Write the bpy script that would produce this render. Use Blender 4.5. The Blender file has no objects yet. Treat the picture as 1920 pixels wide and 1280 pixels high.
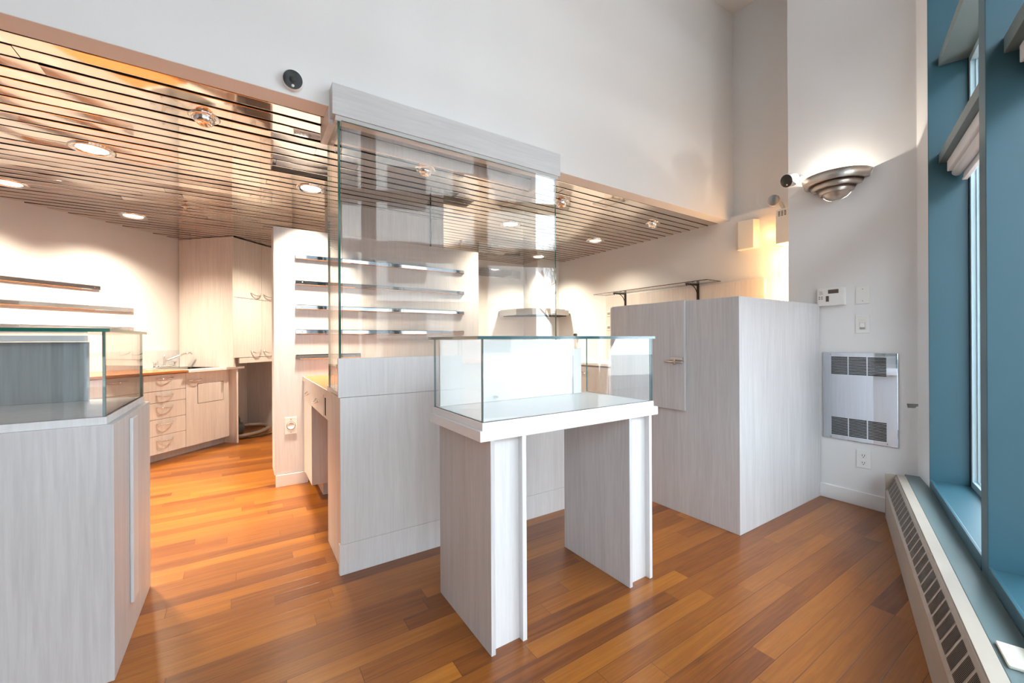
import bpy, bmesh, math, random
from mathutils import Vector, Matrix
random.seed(7)
scene = bpy.context.scene
COL = scene.collection
R2 = math.sqrt(.5)
CANG = math.radians(18.45142)

# ------------------------------------------------------------------ materials
def new_mat(name):
    m = bpy.data.materials.new(name); m.use_nodes = True
    nt = m.node_tree; nt.nodes.clear()
    out = nt.nodes.new('ShaderNodeOutputMaterial')
    return m, nt, out

def N(nt, typ, **kw):
    n = nt.nodes.new(typ)
    for k, v in kw.items():
        if k in n.inputs: n.inputs[k].default_value = v
        else: setattr(n, k, v)
    return n

def principled(name, col, rough=.5, metal=0., coat=0., bump=0., bscale=60., spec=.5, vary=0., vscale=4.):
    m, nt, out = new_mat(name)
    p = N(nt, 'ShaderNodeBsdfPrincipled')
    p.inputs['Base Color'].default_value = (*col, 1)
    p.inputs['Roughness'].default_value = rough
    p.inputs['Metallic'].default_value = metal
    p.inputs['Coat Weight'].default_value = coat
    p.inputs['Specular IOR Level'].default_value = spec
    tc = N(nt, 'ShaderNodeTexCoord')
    if vary:
        no = N(nt, 'ShaderNodeTexNoise', Scale=vscale, Detail=3.)
        nt.links.new(tc.outputs['Object'], no.inputs['Vector'])
        mx = N(nt, 'ShaderNodeMix', data_type='RGBA')
        mx.inputs[6].default_value = (*[c * (1 - vary) for c in col], 1)
        mx.inputs[7].default_value = (*[min(1, c * (1 + vary)) for c in col], 1)
        nt.links.new(no.outputs['Fac'], mx.inputs[0])
        nt.links.new(mx.outputs[2], p.inputs['Base Color'])
    if bump:
        no = N(nt, 'ShaderNodeTexNoise', Scale=bscale, Detail=2.)
        nt.links.new(tc.outputs['Object'], no.inputs['Vector'])
        b = N(nt, 'ShaderNodeBump', Strength=bump, Distance=.002)
        nt.links.new(no.outputs['Fac'], b.inputs['Height'])
        nt.links.new(b.outputs['Normal'], p.inputs['Normal'])
    nt.links.new(p.outputs[0], out.inputs[0])
    return m

def emission(name, col, strength):
    m, nt, out = new_mat(name)
    e = N(nt, 'ShaderNodeEmission', Strength=strength); e.inputs['Color'].default_value = (*col, 1)
    nt.links.new(e.outputs[0], out.inputs[0])
    return m

def wood_laminate(name, dark, light, axis=2, rough=.42):
    """pale laminate printed with fine straight grain running along one axis"""
    m, nt, out = new_mat(name)
    tc = N(nt, 'ShaderNodeTexCoord')
    mp = N(nt, 'ShaderNodeMapping')
    s = [1., 1., 1.]; s[axis] = .045
    mp.inputs['Scale'].default_value = s
    nt.links.new(tc.outputs['Object'], mp.inputs['Vector'])
    n1 = N(nt, 'ShaderNodeTexNoise', Scale=85., Detail=6., Roughness=.6, Distortion=.4)
    n2 = N(nt, 'ShaderNodeTexNoise', Scale=9., Detail=3., Distortion=1.6)
    nt.links.new(mp.outputs[0], n1.inputs['Vector']); nt.links.new(mp.outputs[0], n2.inputs['Vector'])
    mul = N(nt, 'ShaderNodeMath', operation='MULTIPLY'); mul.inputs[1].default_value = .6
    nt.links.new(n1.outputs['Fac'], mul.inputs[0])
    ad = N(nt, 'ShaderNodeMath', operation='MULTIPLY_ADD'); ad.inputs[1].default_value = .4
    nt.links.new(n2.outputs['Fac'], ad.inputs[0]); nt.links.new(mul.outputs[0], ad.inputs[2])
    cr = N(nt, 'ShaderNodeValToRGB')
    cr.color_ramp.elements[0].position = .36; cr.color_ramp.elements[0].color = (*dark, 1)
    cr.color_ramp.elements[1].position = .62; cr.color_ramp.elements[1].color = (*light, 1)
    nt.links.new(ad.outputs[0], cr.inputs[0])
    p = N(nt, 'ShaderNodeBsdfPrincipled', Roughness=rough)
    nt.links.new(cr.outputs[0], p.inputs['Base Color'])
    nt.links.new(p.outputs[0], out.inputs[0])
    return m

def plank_floor(name):
    m, nt, out = new_mat(name)
    L = nt.links.new
    def math_(op, a, b=None, c=None):
        n = N(nt, 'ShaderNodeMath', operation=op)
        for i, v in enumerate((a, b, c)):
            if v is None: continue
            if isinstance(v, (int, float)): n.inputs[i].default_value = v
            else: L(v, n.inputs[i])
        return n.outputs[0]
    g = N(nt, 'ShaderNodeNewGeometry'); sp = N(nt, 'ShaderNodeSeparateXYZ'); L(g.outputs['Position'], sp.inputs[0])
    X, Y = sp.outputs[0], sp.outputs[1]
    W = .083
    yr = math_('DIVIDE', math_('ADD', Y, 20.005), W)
    row = math_('FLOOR', yr)
    wn = N(nt, 'ShaderNodeTexWhiteNoise', noise_dimensions='1D'); L(row, wn.inputs['W'])
    xs = math_('DIVIDE', math_('ADD', X, math_('MULTIPLY_ADD', wn.outputs['Value'], 5., 20.)), .95)
    pl = math_('FLOOR', xs)
    cv = N(nt, 'ShaderNodeCombineXYZ'); L(row, cv.inputs[0]); L(pl, cv.inputs[1])
    wc = N(nt, 'ShaderNodeTexWhiteNoise', noise_dimensions='3D'); L(cv.outputs[0], wc.inputs['Vector'])
    rnd = wc.outputs['Value']
    # grain
    gv = N(nt, 'ShaderNodeCombineXYZ')
    L(math_('MULTIPLY_ADD', X, 1.6, math_('MULTIPLY', rnd, 37.)), gv.inputs[0]); L(math_('MULTIPLY', Y, 34.), gv.inputs[1]); L(math_('MULTIPLY', rnd, 11.), gv.inputs[2])
    no = N(nt, 'ShaderNodeTexNoise', Scale=1.6, Detail=6., Roughness=.62, Distortion=.9); L(gv.outputs[0], no.inputs['Vector'])
    gv2 = N(nt, 'ShaderNodeCombineXYZ')
    L(math_('MULTIPLY', X, 9.), gv2.inputs[0]); L(math_('MULTIPLY', Y, 330.), gv2.inputs[1]); L(rnd, gv2.inputs[2])
    nf = N(nt, 'ShaderNodeTexNoise', Scale=1., Detail=3.); L(gv2.outputs[0], nf.inputs['Vector'])
    tone = math_('ADD', math_('MULTIPLY', rnd, .44), math_('MULTIPLY', no.outputs['Fac'], .66))
    tone = math_('ADD', tone, math_('MULTIPLY_ADD', nf.outputs['Fac'], .22, -.17))
    cr = N(nt, 'ShaderNodeValToRGB')
    e = cr.color_ramp.elements
    e[0].position = .08; e[0].color = FLOOR_COLS[0]
    e[1].position = .95; e[1].color = FLOOR_COLS[3]
    a = e.new(.36); a.color = FLOOR_COLS[1]
    a = e.new(.66); a.color = FLOOR_COLS[2]
    L(tone, cr.inputs[0])
    # gaps between boards
    fy = math_('FRACT', yr); fx = math_('FRACT', xs)
    ey = math_('MINIMUM', fy, math_('SUBTRACT', 1., fy))
    ex = math_('MULTIPLY', math_('MINIMUM', fx, math_('SUBTRACT', 1., fx)), .95 / W)
    ed = math_('MINIMUM', ey, ex)
    mr = N(nt, 'ShaderNodeMapRange'); mr.inputs[1].default_value = .004; mr.inputs[2].default_value = .016
    L(ed, mr.inputs[0])
    mx = N(nt, 'ShaderNodeMix', data_type='RGBA'); mx.inputs[6].default_value = (.06, .018, .006, 1)
    L(mr.outputs[0], mx.inputs[0]); L(cr.outputs[0], mx.inputs[7])
    p = N(nt, 'ShaderNodeBsdfPrincipled', Roughness=.3)
    p.inputs['Coat Weight'].default_value = .10; p.inputs['Coat Roughness'].default_value = .16
    L(mx.outputs[2], p.inputs['Base Color'])
    b = N(nt, 'ShaderNodeBump', Strength=.25, Distance=.002)
    L(math_('ADD', mr.outputs[0], math_('MULTIPLY', nf.outputs['Fac'], .15)), b.inputs['Height'])
    L(b.outputs['Normal'], p.inputs['Normal'])
    L(p.outputs[0], out.inputs[0])
    return m

def pane_glass(name, tint=(.982, .99, .986), boost=1.):
    """thin architectural glass: clear, reflecting more at grazing angles"""
    m, nt, out = new_mat(name)
    lw = N(nt, 'ShaderNodeLayerWeight', Blend=.5)
    pw = N(nt, 'ShaderNodeMath', operation='POWER'); pw.inputs[1].default_value = 5.
    nt.links.new(lw.outputs['Facing'], pw.inputs[0])
    ma = N(nt, 'ShaderNodeMath', operation='MULTIPLY_ADD'); ma.inputs[1].default_value = .95; ma.inputs[2].default_value = .042 * boost
    nt.links.new(pw.outputs[0], ma.inputs[0])
    t = N(nt, 'ShaderNodeBsdfTransparent'); t.inputs[0].default_value = (*tint, 1)
    g = N(nt, 'ShaderNodeBsdfGlossy'); g.inputs['Roughness'].default_value = 0.; g.inputs[0].default_value = (1, 1, 1, 1)
    mx = N(nt, 'ShaderNodeMixShader')
    nt.links.new(ma.outputs[0], mx.inputs[0]); nt.links.new(t.outputs[0], mx.inputs[1]); nt.links.new(g.outputs[0], mx.inputs[2])
    nt.links.new(mx.outputs[0], out.inputs[0])
    return m

def slat_metal(name, col):
    m, nt, out = new_mat(name)
    g = N(nt, 'ShaderNodeNewGeometry')
    mp = N(nt, 'ShaderNodeMapping'); mp.inputs['Scale'].default_value = (1., 4.5, 1.)
    nt.links.new(g.outputs['Position'], mp.inputs['Vector'])
    no = N(nt, 'ShaderNodeTexNoise', Scale=1.3, Detail=1.5); nt.links.new(mp.outputs[0], no.inputs['Vector'])
    b = N(nt, 'ShaderNodeBump', Strength=.16, Distance=.004); nt.links.new(no.outputs['Fac'], b.inputs['Height'])
    p = N(nt, 'ShaderNodeBsdfPrincipled', Roughness=.05, Metallic=1.)
    p.inputs['Base Color'].default_value = (*col, 1)
    nt.links.new(b.outputs['Normal'], p.inputs['Normal'])
    nt.links.new(p.outputs[0], out.inputs[0])
    return m

FLOOR_COLS = [(.080, .019, .006, 1), (.20, .058, .008, 1), (.325, .108, .012, 1), (.47, .178, .021, 1)]
M = dict(
    wall=principled('white_wall_paint', (.83, .82, .81), .75, bump=.08, bscale=240.),
    trimw=principled('white_trim_paint', (.86, .855, .85), .4),
    lam=wood_laminate('grey_wood_laminate', (.55, .53, .535), (.655, .638, .64)),
    lamh=wood_laminate('grey_wood_laminate_horizontal', (.55, .54, .54), (.635, .625, .62), axis=0),
    lamw=wood_laminate('whitewashed_laminate', (.665, .655, .66), (.755, .747, .75)),
    lamc=wood_laminate('cream_wood_laminate', (.68, .62, .58), (.80, .75, .71)),
    lamk=wood_laminate('counter_front_laminate', (.76, .75, .755), (.85, .845, .85)),
    laminner=wood_laminate('grey_inner_laminate', (.28, .29, .295), (.36, .37, .375)),
    edge=principled('raw_board_edge', (.55, .38, .27), .7),
    white=principled('white_lacquer', (.90, .895, .89), .28),
    plastic=principled('white_plastic', (.86, .85, .82), .35),
    ivory=principled('ivory_plastic', (.80, .77, .70), .4),
    black=principled('black_plastic', (.012, .012, .013), .25),
    dark=principled('dark_recess', (.012, .010, .009), .8),
    void_lip_shade=principled('ceiling_void_and_lip_shade_black', (.010, .007, .006), .9),
    slat=slat_metal('bronze_mirror_slat', (.85, .755, .675)),
    chrome=principled('polished_chrome', (.86, .85, .84), .06, 1.),
    mirror=principled('mirror_steel', (.66, .69, .75), .035, 1.),
    steel=principled('brushed_steel', (.44, .43, .42), .28, 1.),
    nickel=principled('brushed_nickel', (.60, .53, .47), .30, 1.),
    blackmetal=principled('black_metal', (.03, .025, .022), .4, .6),
    orange=principled('orange_wood_worktop', (.52, .19, .055), .25, vary=.15, vscale=14.),
    teal=principled('teal_frame_paint', (.036, .112, .150), .42, vary=.08, vscale=3.),
    ledge=principled('grey_green_ledge_paint', (.145, .195, .200), .4, vary=.08, vscale=5.),
    enamel=principled('beige_heater_enamel', (.47, .41, .345), .42, vary=.07, vscale=9.),
    slot=principled('heater_slot_shadow', (.045, .032, .024), .8),
    blind=principled('white_blind_vinyl', (.84, .83, .84), .45),
    alu=principled('pale_blue_aluminium', (.42, .56, .62), .35, .2),
    gasket=principled('black_gasket', (.012, .016, .018), .6),
    card=principled('cream_board', (.80, .76, .66), .6),
    glass=pane_glass('clear_glass'),
    glassw=pane_glass('window_glass', (.95, .985, .99)),
    gedge=principled('green_glass_edge', (.012, .125, .085), .12, coat=.3),
    gedgeb=principled('blue_green_glass_edge', (.030, .115, .135), .12, coat=.3),
    gshelf=principled('dark_glass_edge', (.05, .045, .035), .15),
    lens=emission('lit_lamp_lens', (1., .93, .84), 5.),
    lensdim=emission('dim_lamp_lens', (1., .90, .80), 1.1),
    tube=emission('lit_tube', (1., .80, .50), 9.),
    amber=principled('speaker_grille', (.62, .54, .47), .7),
    hose=principled('grey_brown_hose', (.18, .13, .10), .5),
    charcoal=principled('charcoal_plastic', (.03, .032, .034), .35),
    asphalt=principled('asphalt', (.22, .22, .23), .9, vary=.2, vscale=.6),
    paving=principled('pale_paving', (.55, .54, .52), .85),
    facade=principled('grey_stone_facade', (.42, .39, .36), .85, vary=.12, vscale=.7),
    bark=principled('dark_bark', (.06, .05, .045), .9),
    lcd=principled('grey_brown_display', (.13, .10, .085), .25),
    scuff=principled('torn_paint_grey', (.30, .29, .28), .9),
)
M['floor'] = plank_floor('cherry_plank_floor')

# ------------------------------------------------------------------ geometry helpers
WL = {}          # world location of every linked object
class MB:
    def __init__(self, frame=None):
        self.bm = bmesh.new(); self.F = frame or Matrix.Identity(4)
    def poly(self, vs, faces, mi=0, smooth=False):
        bv = [self.bm.verts.new(self.F @ Vector(v)) for v in vs]
        for f in faces:
            try:
                fc = self.bm.faces.new([bv[i] for i in f]); fc.material_index = mi; fc.smooth = smooth
            except ValueError: pass
        return bv
    def box(self, x0, x1, y0, y1, z0, z1, mi=0, edge=None, edge_axis=None):
        vs = [(x, y, z) for x in (x0, x1) for y in (y0, y1) for z in (z0, z1)]
        fs = [(0, 1, 3, 2), (4, 6, 7, 5), (0, 4, 5, 1), (2, 3, 7, 6), (0, 2, 6, 4), (1, 5, 7, 3)]
        bv = [self.bm.verts.new(self.F @ Vector(v)) for v in vs]
        for i, f in enumerate(fs):
            fc = self.bm.faces.new([bv[k] for k in f])
            ax = i // 2
            fc.material_index = mi if (edge is None or ax == edge_axis) else edge
        return self
    def prism(self, pts, z0, z1, mi=0):
        n = len(pts)
        vs = [(p[0], p[1], z0) for p in pts] + [(p[0], p[1], z1) for p in pts]
        fs = [tuple(range(n - 1, -1, -1)), tuple(range(n, 2 * n))] + [(i, (i + 1) % n, n + (i + 1) % n, n + i) for i in range(n)]
        self.poly(vs, fs, mi); return self
    def extrude(self, pts, axis, a0, a1, mi=0):
        """2D profile extruded along axis 0/1 (profile in the other two axes)"""
        def mk(p, a): return (a, p[0], p[1]) if axis == 0 else (p[0], a, p[1])
        n = len(pts)
        vs = [mk(p, a0) for p in pts] + [mk(p, a1) for p in pts]
        fs = [tuple(range(n - 1, -1, -1)), tuple(range(n, 2 * n))] + [(i, (i + 1) % n, n + (i + 1) % n, n + i) for i in range(n)]
        self.poly(vs, fs, mi); return self
    def lathe(self, prof, c=(0, 0, 0), axis='z', seg=32, a0=0., a1=2 * math.pi, mi=0, smooth=True, aim=None):
        full = abs(a1 - a0 - 2 * math.pi) < 1e-6
        n = seg if full else seg + 1
        R = Matrix.Identity(3)
        if axis == 'x': R = Matrix.Rotation(math.pi / 2, 3, 'Y')
        if axis == 'y': R = Matrix.Rotation(-math.pi / 2, 3, 'X')
        if aim is not None: R = Vector(aim).to_track_quat('Z', 'Y').to_matrix()
        rings = []
        for r, h in prof:
            ring = []
            for i in range(n):
                a = a0 + (a1 - a0) * i / seg
                ring.append(self.bm.verts.new(self.F @ (R @ Vector((r * math.cos(a), r * math.sin(a), h)) + Vector(c))))
            rings.append(ring)
        for k in range(len(rings) - 1):
            for i in range(seg):
                j = (i + 1) % n
                try:
                    f = self.bm.faces.new([rings[k][i], rings[k][j], rings[k + 1][j], rings[k + 1][i]])
                    f.smooth = smooth; f.material_index = mi
                except ValueError: pass
        return self
    def tube(self, pts, r, seg=8, mi=0, closed=False, cap=True):
        P = [Vector(p) for p in pts]; n = len(P); rings = []
        for i, p in enumerate(P):
            if closed: d = P[(i + 1) % n] - P[i - 1]
            else: d = (P[min(i + 1, n - 1)] - P[max(i - 1, 0)])
            d.normalize()
            up = Vector((0, 0, 1)) if abs(d.z) < .9 else Vector((1, 0, 0))
            a = d.cross(up).normalized(); b = d.cross(a).normalized()
            rr = r[i] if isinstance(r, (list, tuple)) else r
            rings.append([self.bm.verts.new(self.F @ (p + rr * (math.cos(2 * math.pi * k / seg) * a + math.sin(2 * math.pi * k / seg) * b))) for k in range(seg)])
        for i in range(n if closed else n - 1):
            A, B = rings[i], rings[(i + 1) % n]
            for k in range(seg):
                f = self.bm.faces.new([A[k], A[(k + 1) % seg], B[(k + 1) % seg], B[k]]); f.smooth = True; f.material_index = mi
        if cap and not closed:
            for rg in (rings[0][::-1], rings[-1]):
                f = self.bm.faces.new(rg); f.material_index = mi
        return self
    def build(self, name, mats, parent=None, bevel=0., label=None, origin=None, weld=True):
        if not isinstance(mats, (list, tuple)): mats = [mats]
        bm = self.bm
        if weld: bmesh.ops.remove_doubles(bm, verts=bm.verts, dist=1e-6)
        bmesh.ops.recalc_face_normals(bm, faces=bm.faces)
        if parent is not None: org = WL[parent]
        elif origin is not None: org = Vector(origin)
        else:
            lo = [min(v.co[i] for v in bm.verts) for i in range(3)]; hi = [max(v.co[i] for v in bm.verts) for i in range(3)]
            org = Vector(((lo[0] + hi[0]) / 2, (lo[1] + hi[1]) / 2, lo[2]))
        for v in bm.verts: v.co -= org
        me = bpy.data.meshes.new(name); bm.to_mesh(me); bm.free()
        for m in mats: me.materials.append(M[m])
        o = bpy.data.objects.new(name, me); COL.objects.link(o)
        if parent is None: o.location = org
        else: o.parent = parent
        WL[o] = org.copy()
        if bevel:
            b = o.modifiers.new('bevel', 'BEVEL'); b.width = bevel; b.segments = 2; b.limit_method = 'ANGLE'; b.angle_limit = math.radians(40)
        if label: o['label'] = label
        return o

def tag(o, label, cat, group=None):
    o['label'] = label; o['category'] = cat
    if group: o['group'] = group
    return o
def thing(name, loc, label, cat, group=None):
    o = bpy.data.objects.new(name, None); COL.objects.link(o); o.location = loc
    o.empty_display_size = .05; WL[o] = Vector(loc)
    return tag(o, label, cat, group)
def struct(o):
    o['kind'] = 'structure'; return o
def kids(o): return [c for c in bpy.data.objects if c.parent == o]
def dup(root, loc, label, group=None):
    def rec(o, parent):
        c = o.copy(); COL.objects.link(c)
        if parent is not None: c.parent = parent
        for k in kids_of.get(o, []): rec(k, c)
        return c
    kids_of = {}
    for o in bpy.data.objects:
        if o.parent: kids_of.setdefault(o.parent, []).append(o)
    r = rec(root, None); r.location = loc; r['label'] = label
    if group: r['group'] = group
    return r
def one(mb, name, mats, label, cat, group=None, bevel=0.):
    return tag(mb.build(name, mats, bevel=bevel), label, cat, group)
def lamp(name, kind, loc, energy, col, parent=None, **kw):
    d = bpy.data.lights.new(name, kind); d.energy = energy; d.color = col
    rot = kw.pop('rot', None)
    for k, v in kw.items(): setattr(d, k, v)
    o = bpy.data.objects.new(name, d); COL.objects.link(o)
    if parent is not None: o.parent = parent; o.location = Vector(loc) - WL[parent]
    else: o.location = loc
    if rot: o.rotation_euler = rot
    return o

# local frames
KF = Matrix(((R2, -R2, 0, 0), (R2, R2, 0, 0), (0, 0, 1, 0), (0, 0, 0, 1)))          # diagonal kitchen wall: s along, w into the wall
c_, s_ = math.cos(CANG), math.sin(CANG)
WF = Matrix(((c_, -s_, 0, 2.312), (s_, c_, 0, .307), (0, 0, 1, 0), (0, 0, 0, 1)))    # window wall: t along, v inward
def kp(s, w, z): return KF @ Vector((s, w, z))
def wp(t, v, z): return WF @ Vector((t, v, z))
ZC = 2.43       # slat ceiling
ZT = 4.6        # tall ceiling

# ------------------------------------------------------------------ room shell
b = MB(); b.box(-5.2, 4.6, -2.6, 7.6, -.1, 0); struct(b.build('floor', 'floor', origin=(0, 0, 0)))
b = MB(); b.box(-5.2, 4.6, -2.6, 2.5, ZT, ZT + .1); struct(b.build('ceiling', 'wall'))
# bulkhead above the kitchen opening, with its white soffit
b = MB(); b.box(-5.0, 4.307, 2.316, 2.443, ZC, ZT); struct(b.build('wall_bulkhead', 'wall', bevel=.003))
# wall with the sconce (plane x = 3.70) and its return beside the windows
b = MB(); b.prism([(3.70, 1.549), (3.70, .787), wp(1.2, 0, 0)[:2], wp(1.2, -.22, 0)[:2], (4.2, .6), (4.2, .75), (3.85, .80), (3.85, 1.549)], 0, ZT)
wr = struct(b.build('wall_right', 'wall', bevel=.004))
b = MB(); b.poly([(3.6985, .843, .765), (3.6985, .80, .768), (3.6985, .765, .772), (3.6985, .764, .758), (3.6985, .795, .752), (3.6985, .803, .740), (3.6985, .838, .738)], [(0, 1, 2, 3, 4, 5, 6)])
b.build('scuff', 'scuff', wr, label='torn grey patch of paint')
# wall behind the alcove and kitchen, right
b = MB(); b.box(4.235, 4.45, 1.2, 6.0, 0, 2.468); struct(b.build('wall_kitchen_right', 'wall'))
b = MB(); b.box(4.307, 4.45, .9, 2.40, 2.468, ZT); struct(b.build('wall_alcove', 'wall'))
b = MB(); b.box(3.85, 4.45, 1.20, 1.30, 0, ZT); struct(b.build('wall_alcove_end', 'wall'))
# back walls
b = MB(); b.box(1.0, 3.82, 5.467, 5.6, 0, 2.46); struct(b.build('wall_back', 'wall'))
b = MB(); b.box(3.815, 4.235, 5.08, 5.6, 0, 2.46); struct(b.build('wall_chase', 'wall'))
b = MB(KF); b.box(-2.2, 5.1, 4.92, 5.05, 0, 2.46); wl = struct(b.build('wall_kitchen_left', 'wall'))
b = MB(KF); b.box(5.0, 5.1, 3.6, 4.92, 0, 2.46); struct(b.build('wall_kitchen_end', 'wall'))
b = MB(); b.prism([(1.0, 5.467), (1.1, 5.6), (1.06, 6.2), (.95, 6.2)], 0, 2.46); struct(b.build('wall_kitchen_corner', 'wall'))
# rest of the tall room, left and behind
b = MB(); b.box(-5.1, -5.0, -2.6, 2.443, 0, ZT); struct(b.build('wall_left', 'wall'))
# middle partition and its full-height column
b = MB(); b.box(.212, 2.126, 3.893, 4.17, .10, 2.150); b.box(.235, 2.10, 3.905, 4.16, 0, .10)
struct(b.build('wall_partition', 'lamw', bevel=.002))
b = MB(); b.box(.645, 1.722, 3.889, 4.165, 2.150, ZC); struct(b.build('wall_column', 'lam', bevel=.002))
b = MB(); b.box(.22, .46, 3.880, 3.893, 0, .098); struct(b.build('baseboard_partition', 'trimw', bevel=.002))
b = MB(); b.box(3.686, 3.70, .86, 1.335, 0, .104); struct(b.build('baseboard_right', 'trimw', bevel=.004))

# slatted mirror ceiling
b = MB()
pitch = .1072; y = 2.448; k = 0
while y < 6.9:
    y0, y1 = y, y + pitch - .0185
    x0 = max(-4.9, y - 6.94); x1 = 4.235 if y1 < 5.08 else 3.82
    joint = x0 + random.uniform(.4, 2.4)
    brk = [x0]
    while joint < x1 - .2: brk.append(joint); joint += random.choice((2.4, 3.0, 3.0))
    brk.append(x1)
    for a, c in zip(brk[:-1], brk[1:]):
        n = max(2, int((c - a) / .3)); rows = []
        wob = .0008 if a > .2 else .0026
        for i in range(n + 1):
            x = a + .001 + (c - a - .002) * i / n
            d0, d1 = random.uniform(-wob, wob), random.uniform(-wob, wob)
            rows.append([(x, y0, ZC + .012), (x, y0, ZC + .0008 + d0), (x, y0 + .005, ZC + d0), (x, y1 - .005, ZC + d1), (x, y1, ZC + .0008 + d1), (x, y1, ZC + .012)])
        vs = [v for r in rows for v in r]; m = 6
        for j0, mi in ((0, 1), (1, 0), (2, 0), (3, 0), (4, 1)):  # upturned lips share the void's black: their shade is put into the colour
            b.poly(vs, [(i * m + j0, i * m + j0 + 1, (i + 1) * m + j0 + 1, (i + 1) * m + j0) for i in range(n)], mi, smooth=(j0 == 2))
    y += pitch; k += 1
sl = struct(b.build('ceiling', ['slat', 'void_lip_shade'], origin=(0, 4, ZC), weld=False))
b = MB(); b.box(-5.2, 4.45, 2.443, 7.6, ZC + .05, ZC + .12); struct(b.build('ceiling', 'void_lip_shade'))

# ------------------------------------------------------------------ windows
zt, zb = 4.35, .30
pitchw = 1.28
edges = [1.2] + [.083 - pitchw * i for i in range(0, 3)]          # right edge of each mullion zone
bays = [(.083, 1.2)] + [(.083 - pitchw * (i + 1), -.002 - pitchw * i) for i in range(0, 3)]
# deep fins between the bays + head + rail + sill belong to each bay's window
for i, (t0, t1) in enumerate(bays):
    b = MB(WF)
    b.box(t0 - .085, t0, -.21, 0, zb, ZT)                           # mullion fin
    b.box(t0, t1, -.012, 0, zb, .352); b.box(t0, t1, -.21, -.012, zb, .345)   # rail + sill
    b.box(t0, t1, -.21, 0, zt, ZT)                                 # head
    if i == 0: b.box(t1 - .004, t1 + .006, -.21, 0, zb, ZT)
    w = struct(b.build('window_%d' % (i + 1), 'teal', bevel=.002))
    for za, zc2 in ((2.235, 2.295), (2.813, 2.866), (3.60, 3.66)):
        b = MB(WF); b.box(t0, t1, -.17, -.045, za, zc2); b.build('transom', 'ledge', w, bevel=.002)
    b = MB(WF)
    for a, c in ((.345, 2.235), (2.295, 2.813), (2.866, 3.60), (3.66, zt)):
        b.box(t0, t0 + .035, -.20, -.168, a, c); b.box(t1 - .035, t1, -.20, -.168, a, c)
        b.box(t0 + .035, t1 - .035, -.20, -.168, a, a + .035); b.box(t0 + .035, t1 - .035, -.20, -.168, c - .035, c)
    b.build('sash', 'alu', w, bevel=.002)
    b = MB(WF)
    for a, c in ((.345, 2.235), (2.295, 2.813), (2.866, 3.60), (3.66, zt)):
        for (p, q, r, s) in ((t0 + .002, t0 + .006, a, c), (t1 - .006, t1 - .002, a, c)):
            b.box(p, q, -.167, -.163, r, s)
        b.box(t0 + .036, t1 - .036, -.190, -.186, a + .034, a + .040); b.box(t1 - .041, t1 - .034, -.190, -.186, a + .035, c - .035)
    b.build('gasket', 'gasket', w)
    b = MB(WF)
    for a, c in ((.345, 2.235), (2.295, 2.813), (2.866, 3.60), (3.66, zt)):
        b.box(t0 + .03, t1 - .03, -.187, -.182, a + .03, c - .03)
    b.build('pane', 'glassw', w)
# wall below and above the windows
b = MB(WF); b.box(-8.3, 1.6, -.22, -.002, 0, zb); struct(b.build('wall_window', 'wall'))
b = MB(WF); b.box(-6.7, 1.45, 0, .0855, .27, .30); struct(b.build('trim_1', 'ledge', bevel=.003))
b = MB(WF); b.box(-8.3, bays[-1][0] - .085, -.22, 0, zb, ZT); struct(b.build('wall_window', 'wall'))
# rolled blinds
for i, lab in ((0, 'rolled white blind under the transom of the far window bay'), (1, 'rolled white blind at the top right edge of the photo')):
    t0, t1 = bays[i]
    bl = thing('roller_blind', wp((t0 + t1) / 2, -.09, 2.15), lab, 'blind', 'rolled blinds in the window bays')
    b = MB(WF); b.box(t0 + .03, t1 - .03, -.155, -.075, 2.172, 2.234); b.build('cassette', 'blind', bl, bevel=.004)
    b = MB(WF); b.lathe([(.0, 0), (.024, 0), (.024, t1 - t0 - .08), (0, t1 - t0 - .08)], c=(t0 + .04, -.115, 2.160), axis='x', seg=20); b.build('roll', 'blind', bl)
    b = MB(WF); b.box(t0 + .04, t1 - .04, -.150, -.138, 2.115, 2.165); b.box(t0 + .04, t1 - .04, -.155, -.133, 2.105, 2.117); b.build('bottom_bar', 'blind', bl, bevel=.002)
# daylight portals in the openings
for i, (t0, t1) in enumerate(bays):
    p = wp((t0 + t1) / 2, -.24, (zb + zt) / 2)
    d = bpy.data.lights.new('daylight_portal', 'AREA'); d.shape = 'RECTANGLE'; d.size = t1 - t0; d.size_y = zt - zb; d.cycles.is_portal = True
    o = bpy.data.objects.new('daylight_portal', d); COL.objects.link(o); o.location = p
    o.rotation_euler = Vector(WF.to_3x3() @ Vector((0, 1, 0))).to_track_quat('-Z', 'Z').to_euler()

# ------------------------------------------------------------------ baseboard heater under the windows
h = thing('baseboard_heater', wp(-.5, .13, 0), 'long beige louvred baseboard heater under the teal windows', 'heater')
ta, tb = -5.0, 1.395
b = MB(WF); b.extrude([(.182, 0), (.182, .186), (.131, .298), (.087, .298), (.087, 0)], 0, ta, tb); b.build('casing', 'enamel', h, bevel=.003)
b = MB(WF)
nv = Vector((0, .112, .051)).normalized(); dv = Vector((0, -.051, .112))
for k in range(40):
    tc = 1.345 - k * .0797
    for j in range(9):
        t = tc - .030 + j * .0072
        vs = []
        for (u, side) in ((.16, 0), (.16, 1), (.84, 1), (.84, 0)):
            p = Vector((t + (.0038 if side else 0), .182, .186)) + dv * u + nv * .0012; vs.append(p)
        b.poly(vs, [(0, 1, 2, 3)])
gr = b.build('grille', 'slot', h, label='rows of dark louvre slots')
b = MB(WF); b.box(ta, tb, .0865, .1285, .2985, .303); b.build('top_strip', 'enamel', h, bevel=.001)
b = MB(WF); b.box(tb, tb + .008, .087, .185, 0, .301); b.build('end_cap', 'enamel', h, bevel=.002)
b = MB(WF); b.box(-.58, -.462, .018, .075, .3005, .311)
one(b, 'board_offcut', 'card', 'cream board offcut lying on the ledge behind the heater', 'board', bevel=.003)

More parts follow.
